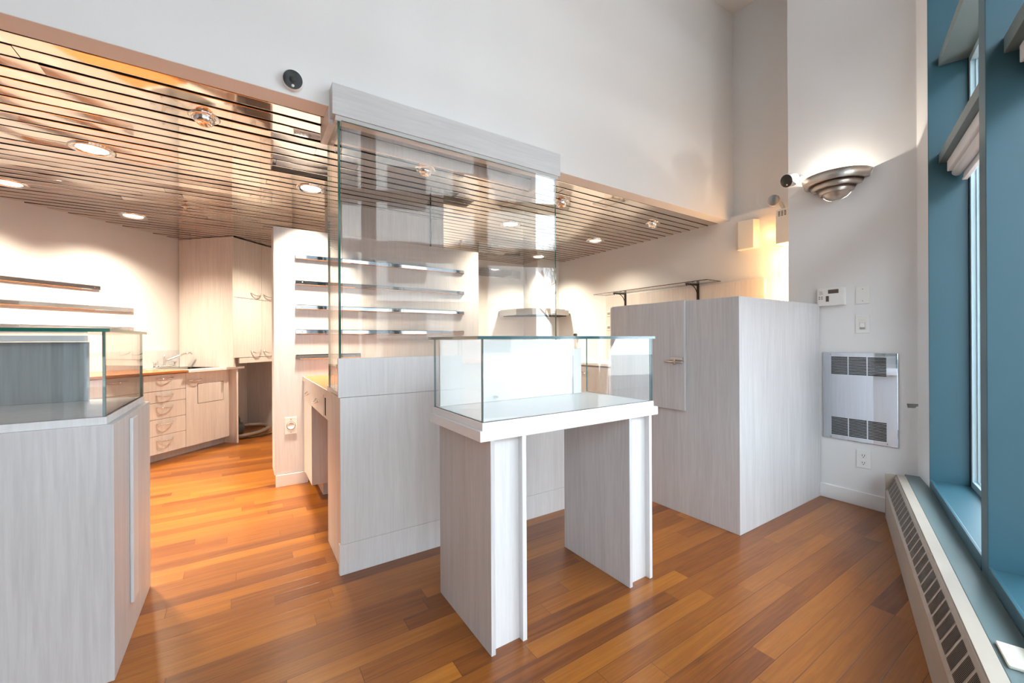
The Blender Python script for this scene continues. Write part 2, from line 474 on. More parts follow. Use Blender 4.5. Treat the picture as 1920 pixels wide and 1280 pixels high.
# ------------------------------------------------------------------ display table with glass case
t = thing('display_table', (1.24, 1.59, 0), 'white display table on two panel legs carrying a glass case', 'display table')
for (xa, xb) in ((.783, .948), (1.558, 1.723)):
    l = MB(); l.box(xa, xa + .019, 1.346, 1.828, 0, .819); lo = l.build('leg', 'lam', t, bevel=.001)
    l = MB(); l.box(xa + .019, xb - .020, 1.372, 1.386, 0, .819); l.build('front_panel', 'lamw', lo)
    l = MB(); l.box(xb - .020, xb, 1.345, 1.80, 0, .819); l.build('inner_panel', 'lamw', lo, bevel=.001)
    l = MB(); l.box(xa + .019, xb - .020, 1.80, 1.82, 0, .819); l.build('rear_panel', 'lam', lo)
b = MB(); b.box(.739, 1.775, 1.346, 1.840, .818, .859); b.build('tabletop', 'white', t, bevel=.002)
b = MB(); b.box(.752, 1.748, 1.352, 1.832, .859, .889); b.build('case_plinth', 'white', t, bevel=.0015)
def pane(parent, x0, x1, y0, y1, z0, z1, axis, edge='gedge', name='glass_pane', frame=None):
    p = MB(frame); p.box(x0, x1, y0, y1, z0, z1, 0, 1, axis)
    return p.build(name, ['glass', edge], parent)
pane(t, .755, 1.742, 1.354, 1.364, .889, 1.205, 1, 'gedgeb')
pane(t, .755, .765, 1.365, 1.825, .889, 1.205, 0, 'gedgeb')
pane(t, 1.732, 1.742, 1.365, 1.825, .889, 1.205, 0)
pane(t, .732, 1.756, 1.346, 1.836, 1.205, 1.217, 2, 'gedgeb', 'glass_top')
b = MB(); b.box(.775, 1.600, 1.800, 1.816, .890, 1.203); bp = b.build('back_panel', 'white', t, bevel=.001)
b = MB(); b.box(1.602, 1.66, 1.790, 1.812, .890, 1.150); b.build('sliding_panel', 'white', t, bevel=.001)
b = MB(); b.lathe([(0, 0), (.007, 0), (.007, .012), (.0045, .014), (.0045, .028), (0, .028)], c=(1.075, 1.80, .912), aim=(0, -1, 0), seg=14); b.build('lock', 'chrome', bp)

# ------------------------------------------------------------------ display case on the left
t = thing('display_cabinet', (-1.2, 2.33, 0), 'grey laminate display cabinet with glass top case at the left edge', 'display cabinet')
b = MB(); b.box(-2.3, -.386, 1.996, 2.674, 0, .910); b.build('body', 'lam', t, bevel=.002)
b = MB(); b.box(-2.28, -.405, 2.006, 2.66, .910, .937); b.build('case_plinth', 'lamw', t, bevel=.0015)
b = MB(); b.box(-.386, -.374, 2.236, 2.330, .145, .893); b.build('applied_strip', 'lamw', t, bevel=.003)
pane(t, -2.28, -.409, 2.008, 2.018, .937, 1.238, 1)
pane(t, -.419, -.409, 2.019, 2.655, .937, 1.238, 0)
pane(t, -2.30, -.394, 1.996, 2.668, 1.238, 1.250, 2, 'gedge', 'glass_top')
b = MB(); b.box(-2.28, -.585, 2.60, 2.62, .938, 1.203); b.build('back_panel', 'laminner', t, bevel=.001)
b = MB(); b.box(-2.28, -.585, 2.57, 2.60, 1.205, 1.232); b.build('light_strip', 'white', t, bevel=.002)

# ------------------------------------------------------------------ service counter with glass screen
t = thing('service_counter', (1.16, 2.45, 0), 'long grey laminate service counter behind the display table', 'counter')
b = MB(); b.box(.414, 1.919, 2.237, 2.255, .157, .909); b.build('front_panel', 'lamk', t, bevel=.001)
b = MB(); b.box(.405, 1.919, 2.237, 2.255, .911, 1.112); b.build('upper_panel', 'lamk', t, bevel=.001)
b = MB(); b.box(.409, 1.919, 2.2375, 2.27, 0, .155); b.build('kick_plate', 'lamk', t, bevel=.001)
b = MB(); b.box(.418, .424, 2.256, 2.268, .157, .909); b.build('raw_edge', 'edge', t, label='chipped brown board edge')
b = MB(); b.box(.424, .444, 2.270, 2.674, 0, .905); b.build('side_panel', 'lamc', t, bevel=.001)
b = MB(); b.box(1.90, 1.919, 2.270, 2.674, 0, .905); b.build('side_panel', 'lam', t, bevel=.001)
b = MB(); b.box(.444, 1.90, 2.655, 2.674, .10, .88); b.build('rear_panel', 'lam', t)
b = MB(); b.box(.424, 1.919, 2.256, 2.69, .906, .935); b.build('worktop', 'white', t, bevel=.003)
b = MB(); b.box(.4205, .4238, 2.272, 2.690, .868, .906); b.build('edging', 'lamc', t)
t = thing('glass_screen', (1.13, 2.25, 1.112), 'tall clear glass screen standing on the counter under the header beam', 'glass screen')
pane(t, .428, 1.842, 2.238, 2.250, 1.113, 2.335, 1)
pane(t, .412, .424, 2.256, 2.56, .936, 2.335, 0, 'gedge', 'side_pane')
for z in (1.07, 2.2):
    b = MB(); b.lathe([(0, 0), (.009, 0), (.009, .006), (0, .006)], c=(.412, 2.30, z), aim=(-1, 0, 0), seg=16); b.build('fixing', 'chrome', t)
t = thing('header_beam', (1.135, 2.27, 2.33), 'grey wood header beam fixed across the bulkhead above the glass screen', 'beam')
b = MB(); b.box(.384, 1.886, 2.237, 2.316, 2.358, 2.517); b.build('fascia', 'lamh', t, bevel=.002)
b = MB(); b.extrude([(2.252, 2.336), (2.302, 2.336), (2.302, 2.358), (2.242, 2.358)], 0, .400, 1.872); b.build('moulding', 'lamh', t, bevel=.001)
for xa in (.377, 1.846):
    b = MB(); b.box(xa, xa + .046, 2.303, 2.57, 2.336, ZC); b.build('side_frame', 'lamw', t, bevel=.001)
b = MB(); b.box(.423, 1.846, 2.545, 2.57, 2.36, ZC); b.build('rear_rail', 'lamw', t)
b = MB(); b.tube([(1.578, 3.882, ZC - .002), (1.579, 3.881, 2.30), (1.577, 3.882, 2.147)], .006, 8)
one(b, 'cable', 'black', 'black cable hanging from the slats in front of the column', 'cable')

# ------------------------------------------------------------------ desk between counter and partition
t = thing('desk', (.75, 3.3, 0), 'laminate desk with drawers between the counter and the partition', 'desk')
b = MB(); b.box(.425, 1.02, 2.693, 3.888, .868, .905, 0); b.build('desktop', 'orange', t, bevel=.002)
b = MB(); b.box(.4205, .425, 2.692, 3.888, .868, .906); b.build('edging', 'lamc', t)
def handle(parent, frame, p0, p1, out, drop, mat='chrome', r=.0055):
    a, c = Vector(p0), Vector(p1); o = Vector(out)
    pts = []
    for k in range(13):
        u = k / 12; e = math.sin(math.pi * u) ** .55
        pts.append(a.lerp(c, u) + o * e + Vector((0, 0, -drop * e)))
    m = MB(frame); m.tube(pts, r, 8); return m.build('handle', mat, parent)
for (ya, yb) in ((2.86, 3.325), (3.33, 3.80)):
    d = MB(); d.box(.428, .446, ya, yb, .718, .864); d = d.build('drawer', 'lamc', t, bevel=.001)
    handle(d, None, (.428, (ya + yb) / 2 - .07, .80), (.428, (ya + yb) / 2 + .07, .80), (-.03, 0, 0), .02)
b = MB(); b.box(.430, .448, 2.70, 2.855, .718, .866); v = b.build('vent_panel', 'lamc', t, bevel=.001)
b = MB(); b.box(.4285, .4305, 2.775, 2.81, .736, .846); b.build('vent_slot', 'dark', v)
b = MB(); b.box(.432, 1.0, 3.405, 3.80, .118, .714); b.build('pedestal', 'lamc', t, bevel=.001)
b = MB(); b.box(.428, .432, 3.400, 3.82, .118, .714); b.build('pedestal_door', 'lamc', t, bevel=.001)
b = MB(); b.box(.52, .98, 3.50, 3.80, 0, .118); b.build('plinth', 'lam', t)
b = MB(); b.box(.43, 1.0, 3.80, 3.888, .10, .868); b.build('end_panel', 'lamc', t)
b = MB(); b.box(.99, 1.01, 2.70, 3.40, .10, .868); b.build('back_panel', 'lam', t)

# ------------------------------------------------------------------ chrome rails
def rail(name_label, frame, a0, a1, y, z0, z1, group, n=3):
    r = thing('shelf_rail', (frame or Matrix.Identity(4)) @ Vector(((a0 + a1) / 2, y, (z0 + z1) / 2)), name_label, 'rail', group)
    m = MB(frame); m.extrude([(y, z0), (y - .014, z0), (y - .020, z0 + .006), (y - .020, z1 - .006), (y - .014, z1), (y, z1)], 0, a0, a1)
    m.build('bar', 'mirror', r)
    for k in range(n):
        x = a0 + .05 + (a1 - a0 - .10) * k / (n - 1)
        s = MB(frame); s.lathe([(0, 0), (.0055, 0), (.004, .003), (0, .0035)], c=(x, y - .020, (z0 + z1) / 2), aim=(0, -1, 0), seg=12); s.build('screw', 'steel', r)
    return r
g = 'chrome rails on the partition'
for z1, x1, lab in ((1.938, 1.945, 'chrome shelf rail on the partition, topmost of five'), (1.720, 1.943, 'chrome shelf rail on the partition, second from the top'),
                    (1.512, 1.942, 'chrome shelf rail on the partition, third from the top'), (1.302, 1.941, 'chrome shelf rail on the partition, fourth from the top'),
                    (1.090, .896, 'short chrome shelf rail on the partition just above the desk')):
    rail(lab, None, .372, x1, 3.893, z1 - .040, z1, g)
g = 'chrome rails on the diagonal wall'
for z1, s1, lab in ((1.771, 3.206, 'shortest chrome shelf rail high on the diagonal left wall'), (1.570, 3.506, 'chrome shelf rail on the diagonal left wall, middle one of three'),
                    (1.362, 3.509, 'chrome shelf rail on the diagonal left wall, just above the glass case')):
    rail(lab, KF, 1.4, s1, 4.92, z1 - .045, z1, g)
rail('wide grey metal rail high on the back wall near the range hood', None, 2.98, 3.74, 5.467, 2.18, 2.31, 'rail on the back wall', 2)

# ------------------------------------------------------------------ sink base along the diagonal wall
t = thing('sink_cabinet', kp(3.4, 4.6, 0), 'cream base cabinet with five drawers and a hatch door under the sink', 'base cabinet')
b = MB(KF); b.box(1.6, 4.10, 4.30, 4.92, .085, .875); b.build('body', 'lamc', t)
b = MB(KF); b.box(1.6, 4.10, 4.37, 4.90, 0, .085); b.build('toe_kick', 'lam', t)
zs = [.885, .712, .597, .431, .267, .085]
for s0, s1 in ((2.6, 3.140), (3.145, 3.558)):
    for k in range(5):
        d = MB(KF); d.box(s0, s1, 4.282, 4.300, zs[k + 1] + .002, zs[k] - (.012 if k == 0 else .002)); d = d.build('drawer', 'lamc', t, bevel=.001)
        zc = zs[k] - .045
        handle(d, KF, (s1 - .295, 4.282, zc), (s1 - .13, 4.282, zc), (0, -.032, 0), .012)
d = MB(KF); d.box(3.563, 4.075, 4.282, 4.300, .085, .872); d = d.build('door', 'lamc', t, bevel=.001)
handle(d, KF, (3.583, 4.282, .795), (3.742, 4.282, .795), (0, -.032, 0), .012)
b = MB(KF); b.box(3.695, 4.005, 4.2795, 4.283, .530, .742); b.build('hatch', 'lamc', d, bevel=.001)
b = MB(KF)
for (p, q, r, s) in ((3.691, 3.695, .526, .746), (4.005, 4.009, .526, .746)): b.box(p, q, 4.2812, 4.283, r, s)
for (r, s) in ((.526, .530), (.742, .746)): b.box(3.691, 4.009, 4.2812, 4.283, r, s)
b.build('hatch_gap', 'dark', d)
b = MB(KF); b.box(4.10, 4.122, 4.192, 4.92, 0, .875); b.build('end_panel', 'lamc', t, bevel=.001)
b = MB(KF); b.box(1.6, 3.563, 4.245, 4.92, .882, .906)
one(b, 'worktop', 'orange', 'orange wood worktop over the drawers beside the sink', 'worktop', bevel=.003)
b = MB(KF); b.box(1.6, 3.999, 4.905, 4.92, .907, 1.106); b_ = one(b, 'backsplash', 'lamw', 'low grey backsplash panel on the wall behind the faucet', 'backsplash')
# white worktop with a sink basin
t = thing('sink_worktop', kp(3.9, 4.6, .875), 'white worktop holding a steel sink next to the orange worktop', 'worktop')
b = MB(KF)
S0, S1, W0, W1 = 3.563, 4.235, 4.215, 4.904
a0, a1, w0, w1 = 3.62, 4.05, 4.36, 4.78
for (p, q, r, s) in ((S0, S1, W0, w0), (S0, S1, w1, W1), (S0, a0, w0, w1), (a1, S1, w0, w1)): b.box(p, q, r, s, .878, .904)
b.build('slab', 'white', t)
b = MB(KF)
b.box(a0 - .02, a1 + .02, w0 - .02, w0, .904, .908); b.box(a0 - .02, a1 + .02, w1, w1 + .02, .904, .908); b.box(a0 - .02, a0, w0, w1, .904, .908); b.box(a1, a1 + .02, w0, w1, .904, .908)
b.poly([(a0, w0, .905), (a1, w0, .905), (a1, w1, .905), (a0, w1, .905), (a0 + .03, w0 + .03, .88), (a1 - .03, w0 + .03, .88), (a1 - .03, w1 - .03, .88), (a0 + .03, w1 - .03, .88)],
       [(0, 1, 5, 4), (1, 2, 6, 5), (2, 3, 7, 6), (3, 0, 4, 7), (4, 5, 6, 7)])
b.build('sink', 'steel', t)
# faucet
t = thing('faucet', kp(3.77, 4.82, .905), 'chrome two-handle faucet with a raised lever spout behind the sink', 'faucet')
b = MB(KF); b.tube([(3.66, 4.83, .918), (3.72, 4.83, .922), (3.80, 4.83, .922), (3.88, 4.83, .918)], [.018, .022, .022, .018], 12); b.build('base', 'chrome', t)
b = MB(KF); b.lathe([(.022, 0), (.016, .03), (.013, .08), (.017, .11), (.012, .14), (0, .145)], c=(3.77, 4.83, .915), seg=16); b.build('column', 'chrome', t)
b = MB(KF); b.tube([(3.77, 4.83, .985), (3.80, 4.80, 1.0), (3.85, 4.75, 1.035), (3.90, 4.70, 1.066), (3.935, 4.665, 1.075), (3.95, 4.65, 1.062)], [.012, .011, .010, .010, .011, .012], 10); b.build('spout', 'chrome', t)
for s in (3.66, 3.885):
    b = MB(KF); b.lathe([(.017, 0), (.012, .02), (.010, .035), (.016, .045), (.016, .055), (0, .06)], c=(s, 4.83, .918), seg=14)
    b.tube([(s - .028, 4.83, .972), (s + .028, 4.83, .972)], .005, 8); b.tube([(s, 4.80, .972), (s, 4.86, .972)], .005, 8); b.build('tap_handle', 'chrome', t)

# ------------------------------------------------------------------ tall cabinet
t = thing('tall_cabinet', kp(4.5, 4.5, .945), 'tall cream wall cabinet with handled doors beside the sink', 'tall cabinet')
b = MB(KF); b.box(4.02, 4.98, 4.160, 4.918, 1.012, ZC - .004); b.build('body', 'lamc', t, bevel=.001)
b = MB(KF); b.box(4.0, 4.019, 4.140, 4.902, .9055, ZC - .004); b.box(4.019, 4.09, 4.19, 4.21, .9055, 1.0); b.build('side_panel', 'lamc', t, bevel=.001)
b = MB(KF); b.box(4.095, 4.98, 4.145, 4.165, .945, 1.008); b.build('fascia', 'lamc', t, bevel=.001)
for s0, s1, hs in ((4.022, 4.424, (4.255, 4.412)), (4.428, 4.96, (4.445, 4.60))):
    for z0, z1 in ((1.014, 1.720), (1.725, ZC - .01)):
        d = MB(KF); d.box(s0, s1, 4.142, 4.160, z0, z1); d = d.build('door', 'lamc', t, bevel=.001)
        hz = 1.80 if z0 > 1.5 else 1.095
        handle(d, KF, (hs[0], 4.142, hz), (hs[1], 4.142, hz), (0, -.032, 0), .035)
b = MB(KF); b.box(4.95, 4.98, 4.15, 4.90, 0, .945); b.build('side_panel', 'lam', t)
b = MB(KF); b.box(4.125, 4.95, 4.88, 4.90, 0, .945); b.build('back_panel', 'lam', t)
# towel hooks under it
b = MB(KF)
for z in (.50, .43): b.tube([(4.122, 4.30, z), (4.20, 4.30, z), (4.20, 4.38, z + .01)], .006, 8)
one(b, 'pipe_stub', 'chrome', 'two short chrome pipes in the open bay beside the sink cabinet', 'pipe')
# vacuum cleaner
t = thing('vacuum_cleaner', kp(4.33, 4.50, 0), 'dark canister vacuum cleaner on the floor in the open bay', 'vacuum cleaner')
b = MB(KF); b.lathe([(0, 0), (.11, 0), (.135, .03), (.14, .12), (.12, .16), (.05, .175), (0, .176)], c=(4.30, 4.48, .02), seg=24); b.build('canister', 'charcoal', t)
b = MB(KF); b.lathe([(0, 0), (.10, 0), (.105, .05), (.09, .09), (0, .10)], c=(4.29, 4.48, .18), seg=20); b.build('motor_head', 'charcoal', t)
pts = []
for k in range(34):
    a = math.radians(-170 + k * 9.5)
    pts.append((4.47 + .25 * math.cos(a) * (1 + .02 * k / 34), 4.40 + .19 * math.sin(a), .03 + .0028 * k))
pts.append((4.36, 4.52, .14))
b = MB(KF); b.tube(pts, .026, 10); b.build('hose', 'hose', t)
b = MB(KF); b.tube([(4.25, 4.36, .012), (4.32, 4.24, .008), (4.45, 4.17, .008), (4.60, 4.16, .008)], .006, 6); b.build('power_cord', 'black', t)

# ------------------------------------------------------------------ big cabinet, right
t = thing('storage_cabinet', (3.11, 1.84, 0), 'large chest-high grey laminate cabinet in front of the sconce wall', 'cabinet')
b = MB(); b.box(2.533, 3.694, 1.332, 2.36, 0, 1.464); b.build('body', 'lam', t, bevel=.002)
d = MB(); d.box(2.510, 2.530, 1.690, 2.345, .714, 1.468); d = d.build('door', 'lam', t, bevel=.0015)
b = MB(); b.box(2.504, 2.510, 1.70, 1.80, 1.060, 1.078); b.tube([(2.498, 1.69, 1.045), (2.498, 1.84, 1.045)], .006, 8)
b.tube([(2.500, 1.76, 1.045), (2.498, 1.76, 1.028)], .007, 8); b.box(2.500, 2.510, 1.752, 1.768, 1.036, 1.062); b.build('latch', 'nickel', d)
b = MB(); b.box(2.512, 2.533, 2.346, 2.36, .70, 1.46); b.build('hinge_batten', 'lamw', t)

# cabinet with doors behind, against the right kitchen wall
t = thing('base_cabinet', (3.9, 3.9, 0), 'grey base cabinet with bowed handles seen through the glass case', 'base cabinet')
b = MB(); b.box(3.68, 4.232, 2.42, 5.06, .09, .88); b.build('body', 'lam', t)
b = MB(); b.box(3.72, 4.2, 2.44, 5.05, 0, .09); b.build('toe_kick', 'lam', t)
b = MB(); b.box(3.64, 4.232, 2.40, 5.07, .882, .912); b.build('worktop', 'white', t, bevel=.002)
for k in range(5):
    ya = 2.44 + k * .52
    d = MB(); d.box(3.660, 3.679, ya, ya + .515, .095, .862); d = d.build('door', 'lam', t, bevel=.001)
    yh = ya + .06 if k % 2 else ya + .34
    handle(d, None, (3.660, yh, .80), (3.660, yh + .12, .80), (-.03, 0, 0), .03)

# ------------------------------------------------------------------ range hood
t = thing('range_hood', (3.8, 5.0, 1.57), 'faceted grey steel range hood on the white chase in the corner', 'range hood')
pl = [(3.34, 5.46), (3.37, 5.02), (3.52, 4.82), (3.86, 4.70), (4.20, 4.80), (4.23, 4.98), (4.23, 5.078), (3.81, 5.078), (3.81, 5.46)]
b = MB(); b.prism(pl, 1.575, 1.655); b.build('canopy', 'steel', t, bevel=.003)
b = MB(); b.prism([(3.36 + (x - 3.36) * .93 + .03, 5.45 + (y_ - 5.45) * .92) for x, y_ in pl], 1.655, 1.672); b.build('top_plate', 'steel', t)
b = MB(); b.prism([(x * .9 + .395, y_ * .9 + .51) for x, y_ in pl[:5]] + [(4.18, 5.05), (3.84, 5.07)], 1.565, 1.575); b.build('filter', 'dark', t)

# ------------------------------------------------------------------ right kitchen wall: panel, glass shelf, outlets
b = MB(); b.box(4.215, 4.2345, 1.974, 4.043, .95, 1.793)
one(b, 'wall_panel', 'lamc', 'raised pinkish wood panel on the kitchen wall behind the glass shelf', 'panel', bevel=.001)
t = thing('glass_shelf', (4.1, 3.3, 1.80), 'dark edged glass shelf on two black brackets above the cabinet', 'shelf')
b = MB(); b.box(3.955, 4.205, 2.40, 4.02, 1.806, 1.814, 0, 1, 2); b.build('pane', ['glass', 'gshelf'], t)
for yb in (2.66, 3.69):
    b = MB(); b.box(4.199, 4.214, yb - .012, yb + .012, 1.55, 1.815); br = b.build('bracket', 'blackmetal', t, bevel=.001)
    b = MB(); b.box(3.985, 4.20, yb - .007, yb + .007, 1.792, 1.805); b.tube([(3.995, yb, 1.80), (3.998, yb, 1.778)], .006, 6); b.build('bracket_arm', 'blackmetal', br)
    b = MB(); b.tube([(4.07 + .13 * math.sin(a), yb, 1.655 + .14 * math.cos(a)) for a in [k * math.pi / 2 / 10 for k in range(11)]], .005, 6); b.build('bracket_curve', 'blackmetal', br)
def plate(frame, c, u, w, hgt, n, name, label, cat, group=None, mat='plastic'):
    """cover plate centred at c on a wall; u = horizontal direction, n = outward normal"""
    r = thing(name, Vector(c), label, cat, group)
    F = Matrix.Translation(Vector(c)) @ Matrix((Vector((*u, 0)), Vector((*n, 0)), Vector((0, 0, 1)))).transposed().to_4x4()
    m = MB(F); m.box(-w / 2, w / 2, 0, .007, -hgt / 2, hgt / 2); m.build('cover', mat, r, bevel=.002)
    return r, F
def sockets(r, F):
    for dz in (.026, -.026):
        m = MB(F); m.box(-.017, .017, .007, .0095, dz - .019, dz + .019); s = m.build('socket', 'plastic', r, bevel=.002)
        m = MB(F); m.box(-.008, -.005, .0094, .0100, dz - .004, dz + .009); m.box(.005, .008, .0094, .0100, dz - .003, dz + .008)
        m.lathe([(0, 0), (.003, 0), (.003, .0006), (0, .0006)], c=(0, .0094, dz - .010), aim=(0, 1, 0), seg=10); m.build('slot', 'dark', s)
g = 'outlets on the raised wall panel'
for z, lab in ((1.56, 'upper outlet at the left edge of the raised wood panel'), (1.37, 'lower outlet at the left edge of the raised wood panel')):
    r, F = plate(None, (4.2145, 3.985, z), (0, 1), .075, .07, (-1, 0), 'wall_outlet', lab, 'outlet', g, 'ivory')
    m = MB(F); m.box(-.026, .026, .007, .009, -.016, .016); m.build('socket', 'steel', r, bevel=.001)
r, F = plate(None, (4.2345, 4.66, 1.295), (0, 1), .09, .12, (-1, 0), 'wall_outlet', 'white outlet with a black plug on the far right kitchen wall', 'outlet')
m = MB(F); m.lathe([(0, 0), (.022, 0), (.020, .035), (.012, .05), (0, .052)], c=(.005, .007, -.015), aim=(0, 1, 0), seg=14); m.build('plug', 'black', r)
# sconce wall
r, F = plate(None, (3.6995, 1.071, .340), (0, 1), .082, .126, (-1, 0), 'wall_outlet', 'white outlet low on the wall under the chrome wall heater', 'outlet'); sockets(r, F)
r, F = plate(None, (3.6995, 1.072, 1.511), (0, 1), .080, .126, (-1, 0), 'blank_plate', 'blank white cover plate above the light switch', 'cover plate')
for dz in (.042, -.042):
    m = MB(F); m.lathe([(0, 0), (.0035, 0), (.003, .002), (0, .002)], c=(0, .007, dz), aim=(0, 1, 0), seg=10); m.build('screw', 'steel', r)
r, F = plate(None, (3.6995, 1.073, 1.302), (0, 1), .080, .128, (-1, 0), 'light_switch', 'white light switch below the blank cover plate', 'switch')
m = MB(F); m.box(-.019, .019, .007, .0085, -.038, .038); s = m.build('frame', 'ivory', r, bevel=.001)
m = MB(F); m.box(-.014, .014, .0085, .013, -.022, .012); m.build('rocker', 'plastic', r, bevel=.002)
m = MB(F); m.box(-.014, .014, .0085, .011, -.036, -.024); m.build('slider', 'steel', r, bevel=.001)
t = thing('alarm_keypad', (3.69, 1.255, 1.51), 'white alarm keypad with a small grey display on the sconce wall', 'keypad')
b = MB(); b.box(3.672, 3.6995, 1.168, 1.342, 1.447, 1.580); b.build('housing', 'plastic', t, bevel=.004)
b = MB(); b.box(3.6705, 3.6722, 1.206, 1.270, 1.537, 1.566); b.build('display', 'lcd', t)
b = MB(); b.box(3.670, 3.6722, 1.172, 1.262, 1.452, 1.532); b.build('flap', 'plastic', t, bevel=.001)
b = MB(); b.box(3.6695, 3.6722, 1.266, 1.284, 1.478, 1.520); b.build('side_window', 'lcd', t)
for k in range(4):
    b = MB(); b.box(3.6705, 3.6722, 1.306 + .016 * (k % 2), 1.313 + .016 * (k % 2), 1.498 + .014 * (k // 2), 1.504 + .014 * (k // 2)); b.build('button', 'lcd', t)
b = MB(); b.box(3.6715, 3.6722, 1.304, 1.326, 1.535, 1.539); b.box(3.6715, 3.6722, 1.304, 1.326, 1.544, 1.548); b.box(3.6715, 3.6722, 1.308, 1.326, 1.553, 1.557); b.build('printed_mark', 'steel', t)
# chrome wall heater
t = thing('wall_heater', (3.69, 1.098, .457), 'mirror chrome wall heater with two dark grilles on the sconce wall', 'wall heater')
b = MB(); b.box(3.690, 3.6995, .884, 1.313, .457, 1.099); b.build('plate', 'mirror', t, bevel=.003)
for z0, z1 in ((.936, 1.068), (.487, .619)):
    for y0, y1 in ((1.160, 1.259), (1.051, 1.153), (.944, 1.044)):
        m = MB()
        nsl = 13
        for k in range(nsl):
            za = z0 + (z1 - z0) * k / nsl
            m.box(3.6892, 3.6902, y0, y1, za + .0016, za + (z1 - z0) / nsl - .0012)
        m.build('grille', 'dark', t)
for (yy, zz) in ((1.262, 1.083), (1.262, .470), (.94, .475)):
    b = MB(); b.lathe([(0, 0), (.005, 0), (.004, .003), (0, .003)], c=(3.690, yy, zz), aim=(-1, 0, 0), seg=10); b.build('screw', 'steel', t)
# sconce
t = thing('wall_sconce', (3.70, 1.222, 2.23), 'stepped half-bowl nickel wall sconce throwing light upward', 'wall lamp')
def half(prof, seg=40):
    m = MB(); m.lathe(prof, c=(3.698, 1.222, 0), seg=seg, a0=math.pi / 2, a1=3 * math.pi / 2); return m
half([(.196, 2.345), (.213, 2.400), (.209, 2.400), (.192, 2.345), (.158, 2.343), (.160, 2.347), (.196, 2.349)]).build('upper_tier', 'nickel', t)
half([(.150, 2.312), (.163, 2.343), (.158, 2.343), (.146, 2.312), (.110, 2.310), (.112, 2.314), (.150, 2.316)]).build('middle_tier', 'nickel', t)
half([(.105, 2.276), (.118, 2.310), (.113, 2.310), (.101, 2.276), (.078, 2.274), (.080, 2.279), (.105, 2.280)]).build('lower_tier', 'nickel', t)
half([(.101, 2.2765), (.088, 2.2755), (.080, 2.262), (.062, 2.244), (.035, 2.233), (.0, 2.230)]).build('bottom_bowl', 'nickel', t)
b = MB(); b.lathe([(0, 0), (.018, .01), (.022, .03), (.016, .055), (0, .06)], c=(3.655, 1.222, 2.29), seg=16); b.build('bulb', 'lens', t)
lamp('sconce_light', 'POINT', (3.61, 1.222, 2.352), 6., (1., .90, .76), t, shadow_soft_size=.008)
# security cameras
t = thing('security_camera', (.21, 2.30, 2.497), 'round black-faced security camera on the bulkhead beside the header beam', 'camera')
d = Vector((-.10, -.95, -.22)).normalized(); c0 = Vector((.215, 2.314, 2.50))
b = MB(); b.lathe([(0, 0), (.046, 0), (.048, .012), (.047, .030), (.043, .034)], c=c0, aim=d, seg=32); b.build('housing', 'plastic', t)
b = MB(); b.lathe([(.0, .0375), (.030, .037), (.043, .0345)], c=c0, aim=d, seg=32); f = b.build('face', 'black', t)
b = MB(); b.lathe([(.0, .046), (.012, .045), (.016, .037)], c=c0, aim=d, seg=20); b.build('lens', 'charcoal', f)
dn = Vector((0, 0, -1)); dn = (dn - d * dn.dot(d)).normalized()
b = MB(); b.lathe([(.0, .0395), (.006, .039), (.007, .037)], c=c0 + dn * .028, aim=d, seg=12); b.build('sensor', 'plastic', f)
t = thing('security_camera', (3.64, 1.49, 2.45), 'white bullet security camera at the left edge of the sconce wall', 'camera')
d = Vector((-.88, .24, -.30)).normalized(); c0 = Vector((3.640, 1.478, 2.462))
b = MB(); b.lathe([(0, -.02), (.030, -.012), (.048, .010), (.052, .03), (.052, .085), (.048, .09)], c=c0, aim=d, seg=28); b.build('housing', 'plastic', t)
b = MB(); b.lathe([(0, .093), (.036, .0925), (.049, .0895)], c=c0, aim=d, seg=28); f = b.build('face', 'black', t)
b = MB(); b.lathe([(.0, .0955), (.005, .095), (.006, .0925)], c=c0 + (Vector((0, 0, -1)) - d * -d.z).normalized() * .030, aim=d, seg=12); b.build('sensor', 'plastic', f)
b = MB(); b.lathe([(0, 0), (.024, 0), (.020, .012), (.009, .02), (.009, .04), (0, .04)], c=(3.6995, 1.455, 2.470), aim=(-1, .1, -.2), seg=20); b.build('mount', 'plastic', t)

# ------------------------------------------------------------------ alcove: emergency light, tube, speaker
t = thing('emergency_light', (4.10, 1.76, 2.06), 'white emergency light box with round lamp head in the alcove', 'emergency light')
b = MB(); b.box(4.06, 4.234, 1.60, 1.802, 2.063, 2.372); b.build('battery_box', 'plastic', t, bevel=.003)
b = MB()
for i in range(3):
    for j in range(4): b.box(4.0592, 4.0602, 1.715 + i * .025, 1.73 + i * .025, 2.31 + j * .012, 2.316 + j * .012)
b.build('vent', 'dark', t)
b = MB(); b.lathe([(0, .0), (.05, .0), (.052, .02), (.048, .07), (.02, .09), (0, .09)], c=(4.02, 1.80, 2.455), aim=(.9, .30, .2), seg=24); hd = b.build('lamp_head', 'plastic', t)
b = MB(); b.lathe([(0, -.003), (.044, -.003), (.049, .001)], c=(4.02, 1.80, 2.455), aim=(.9, .30, .2), seg=24); b.build('lens', 'steel', hd)
b = MB(); b.tube([(4.08, 1.77, 2.44), (4.10, 1.76, 2.40), (4.10, 1.75, 2.37)], .016, 10); b.build('bracket', 'plastic', t)
t = thing('tube_light', (4.20, 1.78, 1.05), 'glowing vertical tube light hidden behind the sconce wall edge', 'tube light')
b = MB(); b.lathe([(0, 0), (.022, 0), (.022, .98), (0, .98)], c=(4.185, 1.80, 1.06), seg=16); b.build('tube', 'tube', t)
b = MB(); b.box(4.21, 4.234, 1.765, 1.835, 1.03, 2.06); b.build('batten', 'white', t)
for z in (1.35, 1.65, 1.95): lamp('alcove_glow', 'POINT', (4.11, 1.80, z), 3.4, (1., .50, .15), t, shadow_soft_size=.03)
